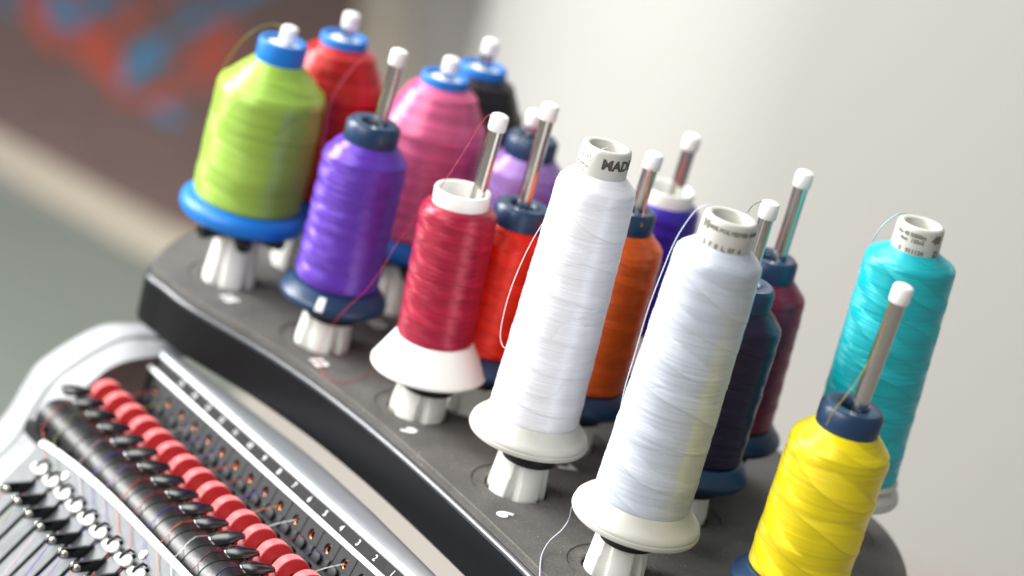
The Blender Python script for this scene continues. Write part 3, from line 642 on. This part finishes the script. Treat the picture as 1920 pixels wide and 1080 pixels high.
# raised lip and side notch under the hole
prism(bm, [(.0072, y_e+.0042), (.001, y_e+.0046), (-.0008, y_e+.0062), (-.0002, bL+.001), (.0072, bL+.001)], Z3, .0001, .0021, .0005)
prism(bm, [(-.0040, y_e+.0050), (-hw+.0002, y_e+.0036), (-hw+.0002, bL+.001), (-.0040, bL+.001)], Z3, .0001, .0013, .0003)
b0 = from_bm('guide_block', bm, None, M['gunmetal'], 35); BME = b0.data; bpy.data.objects.remove(b0)
bm = bmesh.new()
for i in range(28):
    a = 2*pi*i/28
    ring = [((.00235+.00055*cos(2*pi*j/8))*cos(a), (.00235+.00055*cos(2*pi*j/8))*sin(a), .00055*sin(2*pi*j/8)) for j in range(8)]
    for q in ring: bm.verts.new(q)
bm.verts.ensure_lookup_table()
for i in range(28):
    for j in range(8): bm.faces.new([bm.verts[x] for x in (i*8+j, ((i+1) % 28)*8+j, ((i+1) % 28)*8+(j+1) % 8, i*8+(j+1) % 8)])
e0 = from_bm('eyelet', bm, None, M['copper'], 60); EME = e0.data; bpy.data.objects.remove(e0)
for k in range(0, 17):
    o = link('guide_block', BME, head); o.matrix_world = basis(H(k, 3.2, -4.9), HU, bd, HU.cross(bd))
    e = link('eyelet', EME, o); e.location = (-.0003, y_e+.0003, -.0016)
sweep('trough', [(1.4, -6), (-3, -6), (-3, -46), (78, -46), (78, -38), (60, -38), (52, -30), (9, -30), (4, -22)], KE, 17.1, M['rubber'], 20)
for k in range(0, 17):      # dark arms between the eyelets and the knobs
    bm = bmesh.new()
    prism(bm, [(11, -23.5), (33, -20.5), (33, -25), (11, -28)], lambda x, y, d: H(d, x, y), k+.22, k+.44)
    prism(bm, [(17, -21.4), (18.6, -21.2), (18.6, -20.7), (17, -20.9)], lambda x, y, d: H(d, x, y), k+.30, k+.38)
    from_bm('guide_arm', bm, head, M['black'], 30)
sweep('knob_axle', arcp(38, -16.5, 2.2, 0, 350, 11), KE, 17, M['steel'], 60)

# red tension knobs, finely ribbed
bm = bmesh.new(); nr = 132; R = 10.6
def ring(t, rr, rib=True): return [bm.verts.new(((rr+(.16 if (i % 2 and rib) else 0))*MM*cos(2*pi*i/nr), (rr+(.16 if (i % 2 and rib) else 0))*MM*sin(2*pi*i/nr), t)) for i in range(nr)]
T0 = .0036
rg = [ring(-T0, 2.6, False), ring(-T0, 8.6, False), ring(-T0, R-.5, False), ring(-T0+.0005, R), ring(T0-.0005, R), ring(T0, R-.5, False), ring(T0, 8.6, False), ring(T0, 2.6, False)]
for a, b in zip(rg, rg[1:]):
    for i in range(nr): bm.faces.new((a[i], a[(i+1) % nr], b[(i+1) % nr], b[i]))
k0 = from_bm('tension_knob', bm, None, M['red'], 25); KME = k0.data; bpy.data.objects.remove(k0)
# black lever paddles
bm = bmesh.new(); nl, nc = 22, 16
TILT = 16
out_ = [(-10.5, 1.4, .6), (-10.1, 3.2, 1.3), (-8.8, 4.7, 1.8), (-6, 5.5, 2.1), (-2, 5.4, 2.1), (1.5, 4.9, 2.0), (4.5, 4.0, 1.8), (7.5, 2.9, 1.6), (9.6, 2.0, 1.3), (10.4, 1.2, .9)]
rgs = []
for x, wy, hz in out_:
    dip = .9*cos((x+3)/9)+(-.06*(x+2) if x > -2 else 0)
    rgs.append([bm.verts.new((x*MM, wy*MM*cos(2*pi*j/nc), (dip+.8*hz*(sin(2*pi*j/nc)*(1 if sin(2*pi*j/nc) > 0 else .7)))*MM)) for j in range(nc)])
for a, b in zip(rgs, rgs[1:]):
    for j in range(nc): bm.faces.new((a[j], a[(j+1) % nc], b[(j+1) % nc], b[j]))
bm.faces.new(rgs[0][::-1]); bm.faces.new(rgs[-1])
p0 = from_bm('tension_lever', bm, None, M['blackgloss'], 80); PME = p0.data; bpy.data.objects.remove(p0)
bm = bmesh.new(); tube_bm(bm, [(.004, 0, -.001), (.0045, .001, -.006)], .0009, 8); lp0 = from_bm('lever_post', bm, None, M['black'], 60); LME = lp0.data; bpy.data.objects.remove(lp0)
for k in range(0, 17):
    o = link('tension_knob', KME, head); j = random.uniform(-.3, .3)
    o.matrix_world = basis(H(k, 38, -16.5), HV, HW, HU) @ Matrix.Rotation(random.uniform(0, 6), 4, 'Z')
    o = link('tension_lever', PME, head)
    o.matrix_world = basis(H(k+.02, 57.0, -12.0), -HV, HU, HW) @ Matrix.Rotation(radians(-4+random.uniform(-7, 7)), 4, 'Y') @ Matrix.Rotation(radians(TILT), 4, 'X')
    l = link('lever_post', LME, o)
# black roller segments
rp = [(50, -31), (50, -24), (54, -21.4), (58.5, -20.1), (63, -19.8)] + arcp(64, -33.5, 13.7, 86, 8, 9) + [(77.4, -35)]
for k in range(-1, 17):
    bm = bmesh.new()
    prism(bm, rp, lambda x, y, d: H(d, x, y), k-.485, k+.46)
    from_bm('roller_segment', bm, head, M['ridge'], 30)
    bm = bmesh.new()
    prism(bm, [(77.2, -31.2), (80.6, -30.6), (80.6, -36), (77.2, -36)], lambda x, y, d: H(d, x, y), k-.40, k+.10, .0003)
    from_bm('comb_tooth', bm, head, M['black'], 30)

# metal face plate with a slot under every clip
PN = (HV*.75+HW*.66).normalized(); PD = (HV*.66-HW*.75).normalized()
E0 = H(1, 84.5, -29.2)
def FP(k, t, off=0): return E0 + HU*(PT*(k-1)) + PD*(t*MM) + PN*(off*MM)
KC = [13.34-.92*i for i in range(15)]     # needle 16 first
def edge(k):     # the upper edge bows back towards the far end
    return -2.5+.075*max(0, k-8)**2.4
def fprism(bm, ks, t0, t1, o0, o1, bev=0):
    # quad strip across k with curved upper edge
    prism(bm, [(ks[0], t0), (ks[1], t0), (ks[1], t1), (ks[0], t1)], lambda x, y, d: FP(x, y, d), o0, o1, bev)
bm = bmesh.new()
NS = 26; ke = [KE+(14.6-KE)*i/NS for i in range(NS+1)]
top = [(k, edge(k)) for k in ke]; bot = [(k, 9.4) for k in reversed(ke)]
prism(bm, top+bot, lambda x, y, d: FP(x, y, d), -1.4, 0)
cuts = [14.6]+KC+[KE]
for a, b in zip(cuts, cuts[1:]):
    w0 = .11
    hi = a-(w0 if a != 14.6 else 0); lo = b+(w0 if b != KE else 0)
    if hi-lo > .05: fprism(bm, (lo, hi), 9.4, 130, -1.4, 0)
face = from_bm('face_plate', bm, head, M['steelplate'], 30)
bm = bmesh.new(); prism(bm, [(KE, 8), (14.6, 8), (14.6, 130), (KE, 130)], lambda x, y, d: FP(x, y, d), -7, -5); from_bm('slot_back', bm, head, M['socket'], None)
# white top lip of the plate
bm = bmesh.new(); rings = []
for k in ke:
    e = edge(k); rings.append([bm.verts.new(FP(k, e+dt, of)) for dt, of in ((-2.4, -.6), (-2.0, .3), (-.4, .9), (1.6, .8), (2.0, .1), (.6, -1.2), (-2, -1.6))])
for a, b in zip(rings, rings[1:]):
    for i in range(7): bm.faces.new((a[i], a[(i+1) % 7], b[(i+1) % 7], b[i]))
bm.faces.new(rings[0]); bm.faces.new(rings[-1][::-1]); from_bm('plate_lip', bm, head, M['lip'], 40)
# clips, posts, take-up levers
CLIP = [(-9.5, -1.5), (-8.5, 1.5), (-4, 2.0), (-2.4, 1.2), (-2.2, -.6), (-.8, -.6), (-.5, 2.0), (.3, 3.2), (3, 4.6), (6.5, 4.2), (9, 2.4), (9.6, .5), (7, -2.2), (2, -3.6), (-4, -3.7), (-8, -3.2)]
bm = bmesh.new(); prism(bm, [(x*MM, y*MM) for x, y in CLIP], Z3, .0008, .0030, .0007); c0 = from_bm('thread_clip', bm, None, M['clip'], 50); CLME = c0.data; bpy.data.objects.remove(c0)
bm = bmesh.new(); tube_bm(bm, [(-.0015, -.0006, -.0005), (-.0015, -.0004, .0032), (-.0015, .0012, .0038), (-.0015, .0062, .0022), (-.0015, .0066, -.0005)], .0008, 8); q0 = from_bm('clip_post', bm, None, M['rubber'], 60); QME = q0.data; bpy.data.objects.remove(q0)
bm = bmesh.new()
prism(bm, [(-.003, -.0034), (.0135, -.0032), (.0158, -.0024), (.0170, -.0008), (.0170, .0010), (.0158, .0026), (.0135, .0033), (-.003, .0034)], Z3, -.0008, .0008, .0002); t0_ = from_bm('takeup_lever', bm, None, M['blackgloss'], 30); TME = t0_.data; bpy.data.objects.remove(t0_)
bm = bmesh.new(); tube_bm(bm, [(.0138, 0, -.0026), (.0138, 0, .0018), (.0138, 0, .0026), (.0138, 0, .0030)], [.0021, .0022, .0017, .0008], 18); n0 = from_bm('lever_pin', bm, None, M['steel'], 50); NME = n0.data; bpy.data.objects.remove(n0)
for i, k in enumerate(KC[:14]):
    o = link('thread_clip', CLME, head); o.matrix_world = basis(FP(k, 15.4, 1.6), -HU, -PD, PN) @ Matrix.Rotation(radians(-7), 4, 'Y')
    q = link('clip_post', QME, o)
    # lever leaves the slot and reaches out and down
    a = FP(k-.1, 26.6, 1.0); b = FP(k-.1, 37.6, 13)
    X = (b-a).normalized(); Zv = -HU; Yv = Zv.cross(X).normalized(); Zv = X.cross(Yv)
    o = link('takeup_lever', TME, head); o.matrix_world = basis(a, X, Yv, Zv)
    q = link('lever_pin', NME, o)
bm = bmesh.new(); cyl_bm(bm, 0, 0, .0026, -.0005, .0009, 28); bmesh.ops.bevel(bm, geom=[e for e in bm.edges if e.verts[0].co.z > .0008 and e.verts[1].co.z > .0008], offset=.0003, segments=2, affect='EDGES'); s0 = from_bm('plate_screw', bm, None, M['screw'], 40); SME = s0.data; bpy.data.objects.remove(s0)
for k, t in ((12.3, 8.0), (6.6, 6.0), (1.2, 5.6)):
    o = link('plate_screw', SME, head); o.matrix_world = basis(FP(k, t, .1), -HU, -PD, PN)

# white side housing at the far end
INN = [(-20, 2), (-5.2, 2.7), (8.9, 1.5), (20.6, -.7), (31.4, -5.8), (39, -12.6), (45, -18.7), (51.5, -26.2), (56.3, -34.8), (60, -44), (66, -58), (76, -71), (92, -88), (150, -150)]
OUTR = [(-20, 5.5), (-9, 6.2), (5.8, 6.8), (17.3, 4.5), (31.6, -3.1), (45.9, -13), (55.9, -22.2), (63.1, -36.1), (68.7, -49.3), (73, -57), (80, -66), (90, -77), (106, -93), (164, -156)]
def off_(P, d):
    r = []
    for i in range(len(P)):
        a, b = Vector(P[max(i-1, 0)]), Vector(P[min(i+1, len(P)-1)]); t = (b-a).normalized(); r.append((P[i][0]-t.y*d*1.0, P[i][1]+t.x*d))
    return r
bm = bmesh.new(); rings = []
for k, P in ((20.0, off_(OUTR, -34)), (20.3, off_(OUTR, -24)), (20.3, off_(OUTR, -12)), (20.1, off_(OUTR, -6)), (19.75, off_(OUTR, -2.5)), (19.35, off_(OUTR, -.4)), (18.9, off_(OUTR, .9)), (18.5, off_(OUTR, 1.2)), (18.14, off_(OUTR, 1.0)), (18.06, off_(OUTR, -.9)), (17.96, off_(OUTR, -1.0)), (17.9, off_(OUTR, -.2)), (17.5, off_(INN, 3.4)), (17.1, off_(INN, 1.6)), (16.95, off_(INN, .4)), (16.95, INN), (17.02, off_(INN, -1)), (17.6, off_(INN, -1.6)), (18.4, off_(INN, -1.8))):
    rings.append([bm.verts.new(H(k, v, w)) for v, w in smooth2(P, 5)])
n = len(rings[0])
for a, b in zip(rings, rings[1:]):
    for i in range(n-1): bm.faces.new((a[i], a[i+1], b[i+1], b[i]))
from_bm('side_housing', bm, head, M['shell'], 40)
bm = bmesh.new(); P = smooth2(INN, 5); prism(bm, [(v, w-.8) for v, w in P[:-8]]+[(60, -120), (-20, -120)], lambda x, y, d: H(d, x, y), 18.1, 18.4); from_bm('housing_inner_wall', bm, head, M['inner'], None)
# cream machine body below the rack
bm = bmesh.new(); prism(bm, [(-.262, .20), (-.24, .44), (.30, .30), (.34, -.10), (.10, -.16), (-.12, -.03)], Z3, -.70, -.30, .004); from_bm('machine_body', bm, head, M['cream'], 30)

M['bracket'] = mat('dull_bracket', '4b4a45', .5, var=.15, vscale=40)
M['tan'] = mat('tan_strap', '9a8350', .7, var=.2, vscale=60)
for x0, y0, x1, y1, h, mm_ in ((-.20, .16, -.17, .33, .012, 'bracket'), (-.06, -.03, .10, .14, .014, 'bracket'), (.00, -.07, .18, .06, .01, 'tan'), (.06, -.10, .20, -.02, .02, 'bracket'), (-.12, .05, -.05, .12, .03, 'shell')):
    bm = bmesh.new(); d = Vector((x1-x0, y1-y0, 0)).normalized(); nn = Vector((-d.y, d.x, 0))*.011
    prism(bm, [(x0+nn.x, y0+nn.y), (x0-nn.x, y0-nn.y), (x1-nn.x, y1-nn.y), (x1+nn.x, y1+nn.y)], Z3, -.3-.002, -.3+h, .002); from_bm('body_bracket', bm, head, M[mm_], 30)

# embroidery threads through the head
TC = {16: 'b3342c', 15: '7e8a3a', 13: 'c3a7ae', 12: '5b3fae', 11: '8f6cb4', 10: 'd0402c', 9: 'b02244', 8: '4a3fb0', 7: 'e2762c', 6: 'e9e6ee', 5: '7d2146', 4: '4b3c86', 3: 'eeeef2', 2: '38a6ae', 1: 'd6c02a'}
NM = {16: 'red', 15: 'olive green', 13: 'pale pink', 12: 'purple', 11: 'lilac', 10: 'orange red', 9: 'crimson', 8: 'blue violet', 7: 'orange', 6: 'white', 5: 'dark maroon', 4: 'indigo', 3: 'silvery white', 2: 'turquoise', 1: 'yellow'}
NEXT = {16: ('white housing', 'olive green'), 15: ('red', 'pale pink'), 13: ('olive green', 'purple')}
for k, c in TC.items():
    kc = KC[16-k] if 16-k < len(KC) else k-2.2
    m = mat('thread_'+str(k), c, .4, var=.15, vscale=1200)
    kk = lambda f: k+(kc-k)*f
    pts = [H(k, 4.2, -13.2), H(k, 6.6, -12.6), H(k+.02, 9, -13.2), H(k+.05, 16, -14.6), H(k+.08, 26, -17.6), H(k+.1, 33, -20), H(k+.1, 48, -21.4), H(k+.08, 57, -19.9), H(k+.04, 64, -19.4)] + \
          [H(kk(.04*i), v, w) for i, (v, w) in enumerate(arcp(64, -33.5, 14.0, 82, 42, 3))] + [FP(kk(.34), -2.6, 1.4), FP(kk(.5), 1.0, 1.5), FP(kk(.75), 6, 1.4), FP(kc+.08, 9.5, 3.2), FP(kc+.08, 14, 2.2), FP(kc+.06, 18, -.5), FP(kc+.0, 34, -1.5), FP(kc-.04, 70, -1.0), FP(kc-.05, 110, -1)]
    t = tube('embroidery_thread', bezier_pts(pts, 5), .00022, None, m, 6)
    a_, b_ = NEXT.get(k, (NM.get(k+1), NM.get(k-1)))
    t['label'] = '%s embroidery thread over the rollers, %s' % (NM[k], 'between the %s and the %s one' % (a_, b_) if b_ else 'nearest to the label 1'); t['category'] = 'thread'; t['group'] = 'threads running through the embroidery head'
    if k >= 2 and 16-k < 14:      # second run: lever pin down to the needle
        k2 = kc-.1; bm = bmesh.new(); tube_bm(bm, [FP(k2-.12, 38.0, 12), FP(k2-.1, 44, 10.2), FP(k2-.06, 75, 5), FP(k2-.04, 112, 1.5)], .00022, 6)
        tube_bm(bm, [FP(k2+.0, 39.4, 10), FP(k2+.03, 75, 4), FP(k2+.03, 112, .8)], .00020, 6)
        from_bm('lower_run', bm, t, m, 60)
